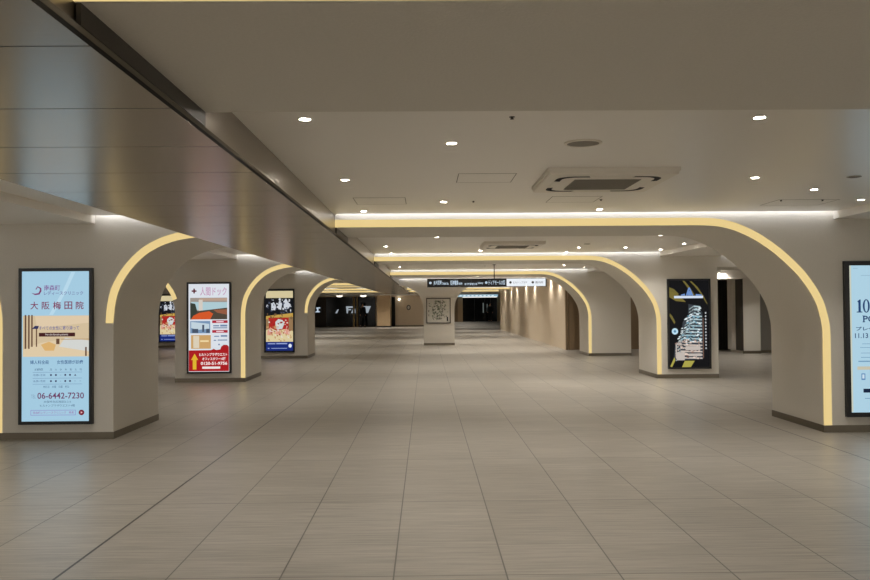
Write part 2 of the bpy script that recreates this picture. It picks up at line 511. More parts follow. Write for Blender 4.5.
t = thing('ceiling_speaker', 'round grey speaker grille in the ceiling above the air conditioner', 'speaker', (.99, 5.067, ZC))
MB().lathe([(.118, 0), (.118, -.006), (.102, -.009), (.100, -.004)]).build('rim', M_cas, t)
MB().disc(0, 0, -.005, .1, 32).build('grille', M_casdark, t)
for x, y, lab in ((3.443, 6.485, 'small dark round ceiling fitting near the right edge of the front bay'),
                  (2.68, 13.47, 'small dark round ceiling fitting in the second bay')):
    t = thing('ceiling_vent', lab, 'vent', (x, y, ZC))
    MB().lathe([(.055, 0), (.055, -.004), (.045, -.006), (.045, -.002)]).build('rim', M_casdark, t)
    MB().disc(0, 0, -.003, .045).build('grille', M_dkgrey, t)
sp = [(.47, 4.36, 'small dark sprinkler in the front bay, nearest the viewer'), (.466, 7.87, 'small dark sprinkler left of the air conditioner near the front cove'),
      (3.485, 7.927, 'left of the two dark sprinklers at the right end of the front cove'), (3.892, 7.924, 'right of the two dark sprinklers at the right end of the front cove'),
      (1.69, 7.80, 'small dark sprinkler beside the access hatch behind the air conditioner'), (.47, 15.06, 'small dark sprinkler in the second ceiling bay'),
      (1.5, 20.6, 'small dark sprinkler in the third ceiling bay')]
for x, y, lab in sp:
    t = thing('sprinkler', lab, 'sprinkler', (x, y, ZC+.003), 'sprinklers')
    MB().lathe([(.016, 0), (.016, -.004), (.008, -.006), (0, -.006)], 16).build('escutcheon', M_dkgrey, t)
    MB().lathe([(.006, -.006), (.006, -.012), (.011, -.013), (.011, -.015), (0, -.016)], 14).build('sprinkler_head', M_dkgrey, t)
for x, y, w, d, lab in ((.48, 6.45, .45, .45, 'square access hatch outline in the ceiling left of the air conditioner'),
                        (-.43, 7.82, .49, .49, 'square access hatch outline in the ceiling near the steel bulkhead'),
                        (1.42, 7.78, .47, .43, 'square access hatch outline in the ceiling behind the air conditioner'),
                        (3.75, 8.12, .6, .45, 'access hatch outline in the ceiling above the right arch')):
    t = thing('access_hatch', lab, 'hatch', (x, y, ZC), 'ceiling access hatches')
    a, b, g = w/2, d/2, .006
    MB().box(-a, a, -b, -b+g, -.0015, 0).box(-a, a, b-g, b, -.0015, 0).box(-a, -a+g, -b+g, b-g, -.0015, 0).box(a-g, a, -b+g, b-g, -.0015, 0).build('hatch_frame', M_casdark, t)
    MB().box(-a+g, a-g, -b+g, b-g, -.001, 0).build('hatch_panel', M_ceil, t)

# ------------------------------------------------------------------ displays
class Disp:
    """a wall display; its picture is laid out in a rectangle (ax,ay)-(bx,by) that spans the housing"""
    def __init__(s, label, X0, X1, Z0, Z1, Y, ref, bg, bez=.035, thick=.05):
        s.ax, s.ay, s.bx, s.by = ref
        s.w, s.h = X1-X0, Z1-Z0
        s.t = thing('digital_display', label, 'display', ((X0+X1)/2, Y, Z0), 'digital advertising displays')
        w, h, b, d = s.w/2, s.h, bez, thick
        MB().box(-w, -w+b, -d, 0, 0, h).box(w-b, w, -d, 0, 0, h).box(-w+b, w-b, -d, 0, 0, b).box(-w+b, w-b, -d, 0, h-b, h).build('bezel', M_black, s.t)
        s.scr = MB().box(-w+b, w-b, -d+.008, -.002, b, h-b).build('screen', px(bg), s.t)
        s.y0 = -d+.008
        s.lay = 0
    def P(s, x, y):
        return (x-s.ax)/(s.bx-s.ax)*s.w-s.w/2, (s.by-y)/(s.by-s.ay)*s.h
    def nexty(s):
        s.lay += 1; return s.y0-.00012*s.lay-.0004
    def poly(s, name, polys, rgb):
        if 1 < len(polys) <= 5:
            for pts in polys: o = s.poly(name, [pts], rgb)
            return o
        m = MB(); y = s.nexty()
        for pts in polys:
            q = [s.P(*p) for p in pts]
            m.face([(a, y, b) for a, b in q])
        return m.build(name, px(rgb), s.scr)
    def rects(s, name, R, rgb):
        return s.poly(name, [((a, b), (c, b), (c, d), (a, d)) for a, b, c, d in R], rgb)
    def ell(s, cx, cy, rx, ry, n=18):
        return [(cx+rx*math.cos(2*math.pi*i/n), cy+ry*math.sin(2*math.pi*i/n)) for i in range(n)]
    def text(s, name, body, x0, x1, y0, y1, rgb, bold=0.0):
        o = text_mesh(name, body, px(rgb), bold)
        a, b = s.P(x0, y1), s.P(x1, y0)
        fit(o, a[0], b[0], a[1], b[1], s.nexty())
        o.parent = s.scr
        return o

def text_mesh(name, body, mat, bold=0.0):
    cu = bpy.data.curves.new(name, 'FONT'); cu.body = body; cu.size = 1; cu.offset = bold; cu.resolution_u = 3
    tmp = bpy.data.objects.new(name, cu); COL.objects.link(tmp)
    dg = bpy.context.evaluated_depsgraph_get()
    me = bpy.data.meshes.new_from_object(tmp.evaluated_get(dg))
    bpy.data.objects.remove(tmp); bpy.data.curves.remove(cu)
    me.name = name; me.materials.clear(); me.materials.append(mat)
    return link(bpy.data.objects.new(name, me))

def fit(o, x0, x1, z0, z1, y):
    v = o.data.vertices
    if not len(v): return
    xa, xb = min(p.co.x for p in v), max(p.co.x for p in v)
    ya, yb = min(p.co.y for p in v), max(p.co.y for p in v)
    for p in v:
        p.co = (x0+(p.co.x-xa)/max(xb-xa, 1e-6)*(x1-x0), y, z0+(p.co.y-ya)/max(yb-ya, 1e-6)*(z1-z0))

# --- clinic display on the left pillar
d = Disp('tall display with a pale blue clinic advert on the left edge pillar', -4.44, -3.64, .17, 1.872, ROWS[1]-.001, (17.8, 268, 91.2, 425), (166, 206, 228))
d.poly('light_sweep', [((70, 272), (74, 272), (66, 290), (52, 315), (48, 315), (62, 290))], (186, 220, 238))
d.rects('interior_picture', [(22, 315.8, 88, 357)], (214, 193, 158))
d.poly('picture_floor', [((22, 350), (40, 343), (60, 340), (88, 343), (88, 357), (22, 357))], (226, 205, 170))
d.poly('picture_counter', [((58, 347), (88, 352), (88, 341), (64, 338))], (214, 216, 212))
d.poly('picture_ceiling', [((34, 316), (88, 316), (88, 323), (60, 326), (36, 328))], (226, 204, 172))
d.poly('picture_sofa', [((40, 345), (48, 342), (55, 345), (53, 351), (44, 351))], (222, 178, 112))
d.rects('picture_rail', [(60, 339.2, 88, 340)], (184, 152, 112))
d.rects('picture_pillars', [(23.8, 315, 25.5, 349), (27.2, 315, 28.8, 349), (30.3, 315, 31.8, 347), (35, 329, 36.2, 347), (55.2, 339, 58.5, 344.5), (84, 347.5, 85.6, 356.5)], (104, 74, 56))
d.poly('picture_plant', [((31, 329), (34, 326), (38, 326), (37, 329))], (44, 48, 92))
d.text('picture_slogan', 'すべての女性に寄り添って', 38, 78, 326.2, 330.2, (96, 100, 160), .01)
d.rects('caption_bar', [(38, 333, 74, 336.8)], (66, 24, 26))
d.text('caption', 'For the female patients', 44.5, 67, 333.7, 336.3, (236, 226, 220))
d.poly('emblem', [((30.5, 293), (34, 295), (38.5, 294.5), (40.5, 291), (40.3, 288), (38.5, 287), (39, 290), (37.5, 293), (34, 293.6)),
                  ((34.5, 289.2), (36.5, 286), (40, 288), (38.6, 288.4), (36.7, 287.3), (35.4, 289.6))], (128, 58, 110))
d.text('clinic_name', '南森町', 43, 59, 285, 290.6, (132, 84, 150), .008)
d.text('clinic_name', 'レディースクリニック', 43, 82, 291.2, 295.2, (112, 106, 164), .01)
for k, ch in enumerate('大阪梅田院'): d.text('branch_letter', ch, 29.5+k*11.3, 37.3+k*11.3, 301.7, 309.5, (128, 44, 84), .012)
d.text('specialty', '婦人科全般', 29.5, 48, 360.5, 364.5, (48, 86, 138), .01)
d.text('specialty', '女性医師が診療', 56, 82, 360.5, 364.5, (48, 86, 138), .01)
d.text('timetable_heading', '診療時間', 34, 42, 368.6, 371, (60, 84, 124))
d.text('timetable_days', '月　火　水　木　金　土　日', 49, 80.5, 368.8, 371, (60, 84, 124))
d.rects('timetable_lines', [(32, 372.4, 81, 372.8), (32, 378.4, 81, 378.8), (32, 384.3, 81, 384.7)], (120, 150, 186))
d.text('timetable_hours', '10:00-13:00', 32.5, 44.5, 374.3, 376.4, (84, 108, 150))
d.text('timetable_hours', '16:00-19:00', 32.5, 44.5, 380.4, 382.5, (84, 108, 150))
d.poly('timetable_dots', [d.ell(x, y, .95, .95) for y in (375.4, 381.5) for x in (50.2, 55.1, 64.4, 69.1)] + [[(73.2, 376.2), (75.4, 376.2), (74.3, 374.5)]], (50, 40, 84))
d.rects('timetable_dashes', [(59, 375.3, 60.4, 375.6), (59, 381.4, 60.4, 381.7), (73.5, 381.4, 75, 381.7), (78.6, 381.4, 80, 381.7)], (80, 100, 150))
d.text('timetable_note', '休診日　水曜　日曜　祝日', 42.5, 68, 386, 388.4, (70, 100, 140))
d.text('phone_prefix', 'TEL', 30.5, 35.2, 395, 398.6, (132, 160, 186))
d.text('phone_number', '06-6442-7230', 36.8, 83, 393, 399.2, (112, 58, 98), .012)
d.text('address_line', '大阪市北区梅田2-2-2', 43, 70, 401, 403.3, (70, 96, 130))
d.text('address_line', 'ヒルトンプラザウエスト4階', 39.5, 74, 404.8, 407.2, (70, 96, 130))
d.rects('search_box', [(30, 410.4, 75, 411), (30, 415.2, 75, 415.8), (30, 411, 30.6, 415.2), (74.4, 411, 75, 415.2)], (150, 150, 206))
d.text('search_words', '南森町レディースクリニック　検索', 32.5, 73, 411.8, 414.2, (158, 92, 170))
d.poly('round_button', [d.ell(80.6, 413.1, 2.8, 2.8)], (122, 18, 42))
d.poly('button_arrow', [[(79.9, 412), (79.9, 414.2), (81.8, 413.1)]], (240, 200, 206))

# --- health check display on the second left pillar
d = Disp('tall display with interior photos, a red base and a yellow arrow', -4.585, -3.74, .17, 1.92, ROWS[2]-.001, (187.6, 282.4, 231.8, 373.5), (222, 228, 236))
d.text('title', '人間ドック', 201, 227.5, 287.3, 295.8, (198, 150, 186), .012)
d.rects('cross', [(194.2, 288.8, 195.7, 293.6), (192.5, 290.5, 197.4, 292)], (92, 24, 40))
d.rects('lobby_picture', [(191, 298, 228, 319.6)], (160, 150, 142))
d.rects('picture_ceiling', [(200, 298.5, 228, 301)], (188, 160, 142))
d.poly('picture_window', [((192, 302), (228, 302.5), (228, 310), (204, 311), (192, 309))], (176, 206, 214))
d.rects('picture_pillar', [(199.5, 300, 203.5, 313)], (214, 206, 196))
d.poly('picture_floor', [((191, 312), (228, 308), (228, 319.6), (191, 319.6))], (78, 68, 56))
d.poly('picture_plant', [((191, 303), (196, 304), (198, 311), (195, 318), (191, 318))], (54, 62, 54))
d.poly('picture_table', [((214, 310), (228, 309.5), (228, 315), (218, 313))], (150, 92, 66))
d.poly('picture_sofa', [((194, 316), (200, 313), (210, 311.5), (214, 314), (211, 319.6), (192, 319.6))], (214, 88, 40))
d.rects('room_picture', [(191, 321.2, 211, 333.4)], (120, 150, 184))
d.poly('picture_window', [((192, 322), (210, 324), (210, 329), (198, 330), (192, 328))], (196, 214, 224))
d.rects('picture_furniture', [(193, 329, 199, 333), (203, 325, 205, 332), (207, 329, 210.5, 333)], (70, 84, 104))
d.rects('corridor_picture', [(191.8, 335.2, 211.6, 348.8)], (206, 164, 106))
d.rects('picture_wall', [(194, 336, 200, 348)], (222, 210, 186))
d.rects('picture_light', [(201, 340.4, 209.5, 342)], (244, 222, 168))
d.rects('heading_bar', [(213, 320.6, 228.4, 323.3), (213, 330.3, 228.4, 333)], (176, 36, 58))
d.rects('heading_words', [(217, 321.4, 224.5, 322.6), (217, 331.1, 224.5, 332.3)], (238, 206, 214))
d.rects('body_text', [(214, 325.4, 220, 326.6), (221, 325, 228, 326.8), (214, 327.6, 228, 328.6), (215, 336, 220, 337), (221.5, 335.4, 228, 337), (214.5, 340, 217, 341), (218.5, 339.8, 228, 340.8), (219, 344, 220.6, 345.4)], (112, 134, 170))
d.poly('red_base', [((189.6, 350.4), (212, 350.2), (214.5, 349), (217, 350.2), (221, 349.6), (222, 346.8), (224.5, 345), (228, 345.2), (229.6, 347), (229.6, 371.2), (189.6, 371.2))], (172, 24, 30))
d.poly('arrow', [((195.4, 353.6), (199, 360), (197.2, 360), (197.2, 369.4), (193.5, 369.4), (193.5, 360), (191.8, 360))], (226, 182, 48))
d.text('address_line', 'ヒルトンプラザウエスト', 200, 228, 353, 356.2, (250, 238, 236), .03)
d.text('address_line', 'オフィスタワー15階', 203, 226.5, 357.4, 360.4, (250, 238, 236), .03)
d.text('phone_number', '0120-51-9756', 201.5, 228, 361.8, 365, (250, 238, 236), .03)
d.rects('footer_bar', [(203, 366.6, 221, 368.8)], (240, 232, 230))

# --- festival picture displays (third left pillar and the pillar beyond the left aisle)
def festival(label, X0, X1, Z0, Z1, Y):
    d = Disp(label, X0, X1, Z0, Z1, Y, (264.7, 289, 295.5, 352.2), (18, 20, 26))
    d.rects('cream_sky', [(266.6, 291, 294, 298)], (214, 200, 158))
    d.poly('gold_band', [((266.6, 316), (280, 314.5), (294, 313), (294, 318.5), (266.6, 320))], (196, 158, 76))
    d.poly('white_figures', [[(272, 304), (274.5, 302), (276.5, 305), (277, 309), (272, 310.5)], [(279, 303), (281, 300), (283, 304), (282, 310), (279, 309)],
                             [(284, 302), (287, 298.5), (289, 302), (292, 305), (289, 309), (285, 309)]] + [d.ell(280.6, 299.4, 1.1, 1.3), d.ell(268, 306, 1, 1.4)], (206, 212, 220))
    d.rects('red_panel', [(269, 317.5, 294, 333)], (176, 40, 36))
    d.rects('side_panel', [(266.6, 319, 269.6, 334), (289.6, 317, 294, 334)], (150, 120, 84))
    d.poly('crouching_figure', [[(276, 322), (279, 319), (283.5, 320), (285, 324), (283, 329), (277, 329)]], (206, 214, 214))
    d.poly('cream_ground', [((266.6, 330), (272, 328), (278, 331), (285, 329), (294, 331), (294, 342), (266.6, 342))], (222, 206, 160))
    d.poly('pink_figures', [[(268, 331), (271, 327), (274, 331), (273, 335), (268, 335)], [(276, 334), (278, 329), (281, 331), (283, 335)], [(284, 333), (287, 328), (291, 332), (290, 335)]], (222, 158, 140))
    rt = random.Random(5)
    for nm, col, box, cnt in (('small_figures', (210, 214, 220), (271, 300, 292, 312), 22), ('small_figures', (70, 78, 96), (268, 299, 292, 313), 26), ('small_figures', (226, 220, 208), (270, 320, 290, 338), 26),
                              ('small_figures', (150, 34, 34), (269, 318, 292, 336), 24), ('small_figures', (196, 150, 104), (268, 326, 293, 341), 30), ('small_figures', (120, 92, 60), (267, 313, 293, 319), 16)):
        L_ = []
        for k in range(cnt):
            x, y = rt.uniform(box[0], box[2]), rt.uniform(box[1], box[3]); a, b = rt.uniform(.3, 1.0), rt.uniform(.4, 1.3); q = rt.uniform(-.5, .5)
            L_.append(((x-a, y-b), (x+a+q, y-b*.6), (x+a, y+b), (x-a+q, y+b*.7)))
        d.poly(nm, L_, col)['kind'] = 'stuff'
    d.rects('navy_footer', [(266.6, 341.6, 294, 350.4)], (24, 44, 120))
    d.rects('footer_words', [(268.4, 343, 276, 344), (277, 342.8, 288, 344), (268.4, 347.6, 270, 348.6), (272, 347.8, 288, 348.4)], (150, 166, 214))
    d.poly('round_logo', [d.ell(291, 345.6, 1.7, 1.9)], (226, 232, 244))
    return d
festival('small display with red, white and navy picture on the third left pillar', -4.51, -3.667, .172, 1.94, ROWS[3]-.001)
festival('small far display partly hidden behind the second left pillar', -9.66, -8.83, .19, 1.93, 29.6-.001)

# --- lit tower display on the right
d = Disp('black display with a lit tower drawing on the second right pillar', 4.66, 5.495, .181, 1.918, ROWS[2]-.001, (667.3, 278.8, 711, 368.7), (12, 13, 17))
d.poly('gold_arc', [((669, 287), (674, 289), (679, 294), (676, 296), (672, 297), (669, 295)), ((682.5, 280.6), (685, 281), (690, 287), (695, 295), (693, 295), (688, 288)),
                    ((690, 281.3), (692, 281.3), (698, 287), (704, 296), (708.3, 305), (706.5, 303), (701, 294), (695, 286.5)),
                    ((669.5, 313), (672, 316), (675, 322), (674, 324), (671, 319), (669.2, 316))], (112, 102, 50))
d.poly('gold_glow', [((669, 291), (676, 293), (683, 299), (686, 302), (676, 301), (669, 297))], (120, 108, 52))
d.rects('name_bar', [(674, 295.8, 703.4, 298.2)], (214, 226, 244))
d.poly('name_letters', [[(686, 295.5), (688.6, 287.5), (690, 287.5), (687.6, 295.5)], [(690, 287.5), (693.6, 295.5), (692, 295.5), (689, 289)], [(688.6, 291), (691, 291), (691.6, 295.5), (688, 295.5)],
                        [(681, 294.6), (685, 293.6), (685, 295.5), (681, 295.5)], [(696, 294), (702, 294.6), (702, 295.6), (696, 295.6)]], (110, 146, 206))
d.poly('tower_outline', [((688.5, 304), (700, 306), (700, 311), (702.4, 312), (702.4, 359), (672.6, 360.5), (674.5, 343), (680, 340), (682.5, 322), (688, 314))], (56, 62, 70))
fl = []; f2 = []; f3 = []
for k in range(17):
    y = 305.5+k*3.2
    xa = 689 if y < 313 else max(675, 688-(y-313)*.42)
    (fl if y < 338 else f2).append(((xa+5, y), (700.5 if y < 312 else 702, y+.8), (700.5 if y < 312 else 702, y+2.0), (xa+5, y+1.6)))
    f3.append(((xa, y+3.2), (xa+5, y), (xa+5, y+1.2), (xa, y+4.4)))
d.poly('tower_floors', fl, (176, 200, 206))
d.poly('tower_floors', f2, (206, 194, 184))
d.poly('tower_side', f3, (148, 164, 166))
rt = random.Random(3)
for nm, col, (ya, yb), cnt in (('lit_windows', (226, 236, 240), (308, 345), 60), ('lit_windows', (120, 170, 190), (314, 342), 45), ('lit_windows', (24, 28, 34), (310, 358), 60),
                               ('lit_windows', (226, 204, 190), (338, 359), 45), ('lit_windows', (150, 120, 110), (340, 359), 30)):
    L_ = []
    for k in range(cnt):
        y = rt.uniform(ya, yb); xl = (690 if y < 313 else max(677, 687-(y-313)*.36)) if y < 343 else 675
        x = rt.uniform(xl, 700.5); a = rt.uniform(.3, 1.5); b = rt.uniform(.25, .7); q = .35*a if x < xl+5 else -.1*a
        L_.append(((x-a, y-b+q), (x+a, y-b-q), (x+a, y+b-q), (x-a, y+b+q)))
    d.poly(nm, L_, col)['kind'] = 'stuff'
d.rects('tower_edge', [(702.6, 318, 703.4, 358)], (120, 92, 78))
d.rects('podium', [(676, 352, 684, 360), (676, 343, 681, 344.5), (675, 344, 676.2, 358), (685, 346, 700, 350), (688, 353.4, 701, 356)], (196, 186, 178))
d.poly('street_lights', [((681, 367), (684, 360.6), (694, 360.6), (690, 367)), ((669.2, 366), (673.5, 357), (674.5, 360), (671, 367))], (172, 164, 76))
d.poly('round_badge', [d.ell(674.4, 331.2, 3.2, 3.2)], (190, 222, 240))
d.poly('badge_mark', [d.ell(674.4, 331.2, 1.3, 1.3)], (84, 140, 176))
d.poly('vertical_letters', [d.ell(705.7, 313+k*3.2, .75, .9) for k in range(12)], (196, 200, 206))

# --- point campaign display at the right edge
d = Disp('tall pale blue display with large numbers cut by the right picture edge', 4.62, 5.45, .172, 1.89, ROWS[1]-.001, (843.4, 262, 920, 415), (176, 212, 230), bez=.05)
def ser(*a): return a
NAVY = (26, 62, 110)
d.rects('left_margin', [(848.2, 266.5, 850, 410)], (204, 208, 190))
d.poly('number', [((856.2, 301.6), (858.4, 299.9), (859.4, 299.9), (859.4, 311.6), (861, 311.9), (861, 312.7), (855.2, 312.7), (855.2, 311.9), (857.0, 311.6), (857.0, 302.4), (856.2, 302.6))], NAVY)
m = MB(); y = d.nexty(); n = 28
o_, i_ = d.ell(865.1, 306.3, 3.6, 6.6, n), d.ell(865.1, 306.3, 1.7, 5.7, n)
O_ = [m.bm.verts.new((d.P(*p)[0], y, d.P(*p)[1])) for p in o_]; I_ = [m.bm.verts.new((d.P(*p)[0], y, d.P(*p)[1])) for p in i_]
for k in range(n): m.bm.faces.new((O_[k], O_[(k+1) % n], I_[(k+1) % n], I_[k]))
m.build('number', px(NAVY), d.scr)
d.text('word', 'POINT', 861.6, 892, 315.8, 322.2, NAVY, .02)
d.rects('word_serif', [(861, 315.7, 863, 316.3), (861, 321.6, 863.6, 322.3)], NAVY)
d.text('word', 'プレゼント', 854, 886, 326.6, 330.4, NAVY, .02)
d.text('date', '11.13', 853, 866.4, 333, 337.8, NAVY, .012)
d.rects('fine_print', [(860, 343.2, 890, 343.7), (858, 346.8, 890, 347.3), (858.6, 352.2, 890, 352.7), (858.6, 356.4, 890, 357), (856, 360, 890, 361.2), (862, 396.5, 890, 397.2)], (116, 158, 192))
d.rects('tan_band', [(854.8, 365.6, 900, 368.8)], (202, 196, 174))
d.rects('phone_icon', [(858.8, 372.4, 862.8, 378.8)], (92, 138, 186))
d.rects('phone_icon', [(859.7, 373.4, 861.9, 377.4)], (206, 226, 238))
d.rects('button', [(860.6, 387.4, 900, 391.2)], (16, 32, 60))
d.rects('top_print', [(852, 269, 857, 269.6), (860, 276, 900, 276.6)], (150, 186, 208))

# ------------------------------------------------------------------ hanging sign
SY = 20.0
t = thing('hanging_sign', 'long black and white lit direction sign hanging across the hall', 'sign', (1.5, SY, 1.89), None)
w = 1.467; sh = .208
MB().box(-w, .48, -.04, .04, 0, sh).build('black_box', M_black, t)
M_signw = glow('sign_white', (232, 237, 243), 1.05)
M_signt = glow('sign_letters', (196, 214, 230), .9)
M_signg = plain('sign_grey_letters', (120, 128, 140), .5)
wp = MB().box(.48, w-.03, -.042, .042, .012, sh-.012).build('white_panel', M_signw, t)
MB().box(w-.03, w, -.045, .045, 0, sh).box(.48, w-.03, -.046, .046, 0, .012).box(.48, w-.03, -.046, .046, sh-.012, sh).build('panel_frame', M_dkgrey, t)
def stext(body, x0, x1, z0, z1, mat=None, yy=-.0415, bold=.03, par=t):
    o = text_mesh('sign_words', body, mat or M_signt, bold); fit(o, x0, x1, z0, z1, yy); o.parent = par
X = lambda p: (p-427)/(546.5-427)*2*w-w
stext('JR大阪駅', X(433.4), X(441.5), .045, .165); stext('Osaka Sta.', X(442), X(448.5), .06, .125)
stext('阪神電車', X(450.2), X(458), .045, .165); stext('Hanshin', X(458.3), X(462), .06, .125)
stext('地下鉄御堂筋線', X(464.2), X(477), .045, .165); stext('Subway', X(477.5), X(483), .06, .125)
stext('ディアモール大阪', X(488), X(505), .045, .165)
m = MB()
for p in (430.2, 486):
    c = X(p); m.face([(c+.032*math.cos(a*math.pi/8), -.0415, .105+.032*math.sin(a*math.pi/8)) for a in range(16)])
m.build('round_symbol', M_signt, t)
stext('ヒルトンプラザ', X(513), X(527), .075, .13, M_signg, -.0425, .01, wp)
stext('案内所', X(535), X(543), .075, .13, M_signg, -.0425, .01, wp)
m = MB(); 
for p in (510.2, 532.5):
    c = X(p); m.face([(c+.03*math.cos(a*math.pi/8), -.0425, .105+.03*math.sin(a*math.pi/8)) for a in range(16)])
m.build('round_symbol', M_dkgrey, wp)
MB().lathe([(.012, sh), (.012, ZC-1.89-.012), (.04, ZC-1.89-.011), (.04, ZC-1.89)], 12, X(494.2), 0).build('hanging_rod', M_dkgrey, t)

# ------------------------------------------------------------------ framed map on the middle pillar
t = thing('map_board', 'square framed area map mounted on the middle pillar', 'map', (.455, 29.9-.001, .795))
w, h = .445, .93
MB().box(-w, -w+.03, -.05, 0, 0, h).box(w-.03, w, -.05, 0, 0, h).box(-w+.03, w-.03, -.05, 0, 0, .03).box(-w+.03, w-.03, -.05, 0, h-.03, h).build('frame', M_dkgrey, t)
mp = MB().box(-w+.03, w-.03, -.03, 0, .03, h-.03).build('map_sheet', plain('map_paper', (206, 203, 194), .5), t)
for nm, col, cnt in (('map_blocks', (92, 90, 80), 120), ('map_parks', (118, 130, 106), 60)):
    mm = MB()
    for k in range(cnt):
        cx, cz = random.gauss(-.02, .16), random.uniform(.15, .85)
        cx = max(-.36, min(.34, cx)); a, b = random.uniform(.006, .022), random.uniform(.008, .035)
        yy = -.0305-.0002*k/cnt-(.0004 if nm == 'map_parks' else .0008 if nm == 'map_streets' else 0)
        q = random.uniform(-.01, .01)
        mm.face([(cx-a, yy, cz-b), (cx+a, yy, cz-b+q), (cx+a-q, yy, cz+b), (cx-a, yy, cz+b-q)])
    mm.build(nm, plain(nm, col, .5), mp)
mm = MB()
for k in range(6): mm.box(-.38+k*.145, -.372+k*.145, -.0318, -.0312, .06, h-.06)
for k in range(7): mm.box(-.39, .39, -.0319, -.0313, .08+k*.125, .088+k*.125)
mm.build('map_streets', plain('map_streets', (226, 220, 204), .5), mp)
MB().box(.30, .35, -.033, -.031, .08, .24).build('map_legend', M_black, mp)

# ------------------------------------------------------------------ right-hand recess beyond the pillars
t = thing('recessed_shutter', 'dark shutter panel in the recess right of the tower screen pillar', 'shutter', (8.9, 25.2, 0))
m = MB().box(-.45, .9, 0, .06, 0, 2.2)
for k in range(12): m.box(-.42+k*.1, -.37+k*.1, -.012, 0, .08, 2.1)
m.build('shutter_panel', plain('shutter_brown', (38, 34, 29), .45), t)
MB().box(-.47, .9, -.03, .08, 2.2, ZC).build('header', M_whiterim, t)
t = thing('wall_pier', 'pale pier with dark edge panel right of the tower screen pillar', 'pier', (9.36, 23.3, 0))
MB().box(-.26, .24, .02, 1.0, 0, ZC).build('pier_body', M_wall, t)
MB().box(-.29, -.26, 0, .5, .08, ZC).build('edge_panel', M_dkgrey, t)
MB().box(-.36, -.27, .62, .95, .08, ZC).build('light_post', M_whiterim, t)
MB().box(-.27, .25, 0, .02, 0, .08).build('baseboard', M_steel, t)
t = thing('metal_panel', 'grey metal wall panel with a dark joint beside the pale pier', 'panel', (9.95, 23.6, 0))
MB().box(-.30, .9, 0, .1, 0, ZC).build('panel_sheet', plain('grey_panel', (140, 136, 128), .4, noise=.05, nscale=3), t)
MB().box(-.345, -.30, .02, .1, 0, 2.1).build('dark_joint', M_reveal, t)
MB().box(-.30, .9, -.012, 0, 0, .08).build('baseboard', M_steel, t)

# ------------------------------------------------------------------ far shopfronts, signs and lamp
t = thing('shopfront', 'dark glass shopfront at the far left end of the hall', 'shopfront', (-5.6, 58.0, 0))
MB().box(-1.5, 2.0, -.02, .2, .06, 2.13).build('shop_window', M_darkglass, t)
MB().box(-2.8, -1.5, -.06, .2, 0, 2.13).build('side_panel', M_darkbrown, t)
MB().box(-1.5, 2.0, -.06, .2, 0, .06).build('sill', M_darkbrown, t)
for x in (.49, .73): MB().lathe([(.07, 0), (.07, 2.13)], 12, x, -.25).build('gold_post', M_gold, t)
M_poster = glow('lit_poster', (168, 178, 186), .8)
q = lambda px_, py: ((px_-426)*58/815+5.6+.1, -.03, 1.425+(306.6-py)*58/815)
for P_ in (((344.8, 306), (352, 306), (351.6, 307.6), (347, 307.8), (347, 308.8), (350, 308.8), (349.6, 310), (347, 310), (346.6, 313), (345.4, 313)),
           ((349.8, 312.8), (352.4, 306.8), (354, 309), (354.2, 313)),
           ((361.5, 306), (369.6, 306), (366.6, 312.8), (363.6, 312.8)),
           ((334, 312.6), (336.4, 309), (337.6, 309), (335.8, 313))):
    m = MB(); m.face([q(*p) for p in P_]); m.build('lit_graphic', M_poster, t)
t = thing('blade_sign', 'small black sign with white marks on the brown panel of the far left shopfront', 'sign', (-7.62, 57.5, 1.0))
MB().box(-.24, .24, -.04, .04, 0, .52).build('sign_box', M_black, t)
MB().box(-.24, .24, .04, .42, .2, .26).build('bracket', M_dkgrey, t)
m = MB(); 
m.face([(-.19, -.041, .06), (.17, -.041, .06), (.12, -.041, .14), (-.12, -.041, .14)])
m.face([(-.05, -.041, .14), (.05, -.041, .14), (.05, -.041, .3), (-.05, -.041, .3)])
m.face([(-.1, -.041, .3), (.18, -.041, .34), (.18, -.041, .4), (-.1, -.041, .4)])
m.build('sign_symbol', M_signt, t)
t = thing('wood_pier', 'square light wood pier beside the far left shopfront', 'pier', (-2.92, 56.2, 0))
MB().box(-.46, .46, 0, 1.75, 0, 2.2).build('pier_body', M_wood, t)
MB().box(-.47, .47, -.01, 1.76, 0, .1).build('baseboard', M_darkbrown, t)
t = thing('doorway_panel', 'narrow dark doorway between the wood pier and the beige back wall', 'door', (-2.31, 57.84, 0))
MB().box(-.12, .12, 0, .1, 0, 2.1).build('door_leaf', M_reveal, t)
t = thing('round_emblem', 'small round plaque on the beige back wall', 'plaque', (-1.24, 57.995, 1.35))
m = MB(); m.face([(.15*math.cos(a*math.pi/8), 0, .19*math.sin(a*math.pi/8)) for a in range(16)]); m.build('plaque_face', M_dkgrey, t)
m = MB(); m.face([(.08*math.cos(a*math.pi/8), -.004, .12*math.sin(a*math.pi/8)) for a in range(16)]); m.build('plaque_mark', M_whiterim, t)
t = thing('wall_lamp', 'tiny bright round lamp high on the beige back wall', 'lamp', (-1.9, 57.9, 1.93))
MB().lathe([(0, -.07), (.06, -.04), (.07, 0), (.06, .04), (0, .07)], 16).build('globe', glow('lamp_globe', (255, 248, 232), 6), t, smooth=True)
MB().box(-.03, .03, .05, .1, -.03, .03).build('bracket', M_dkgrey, t)

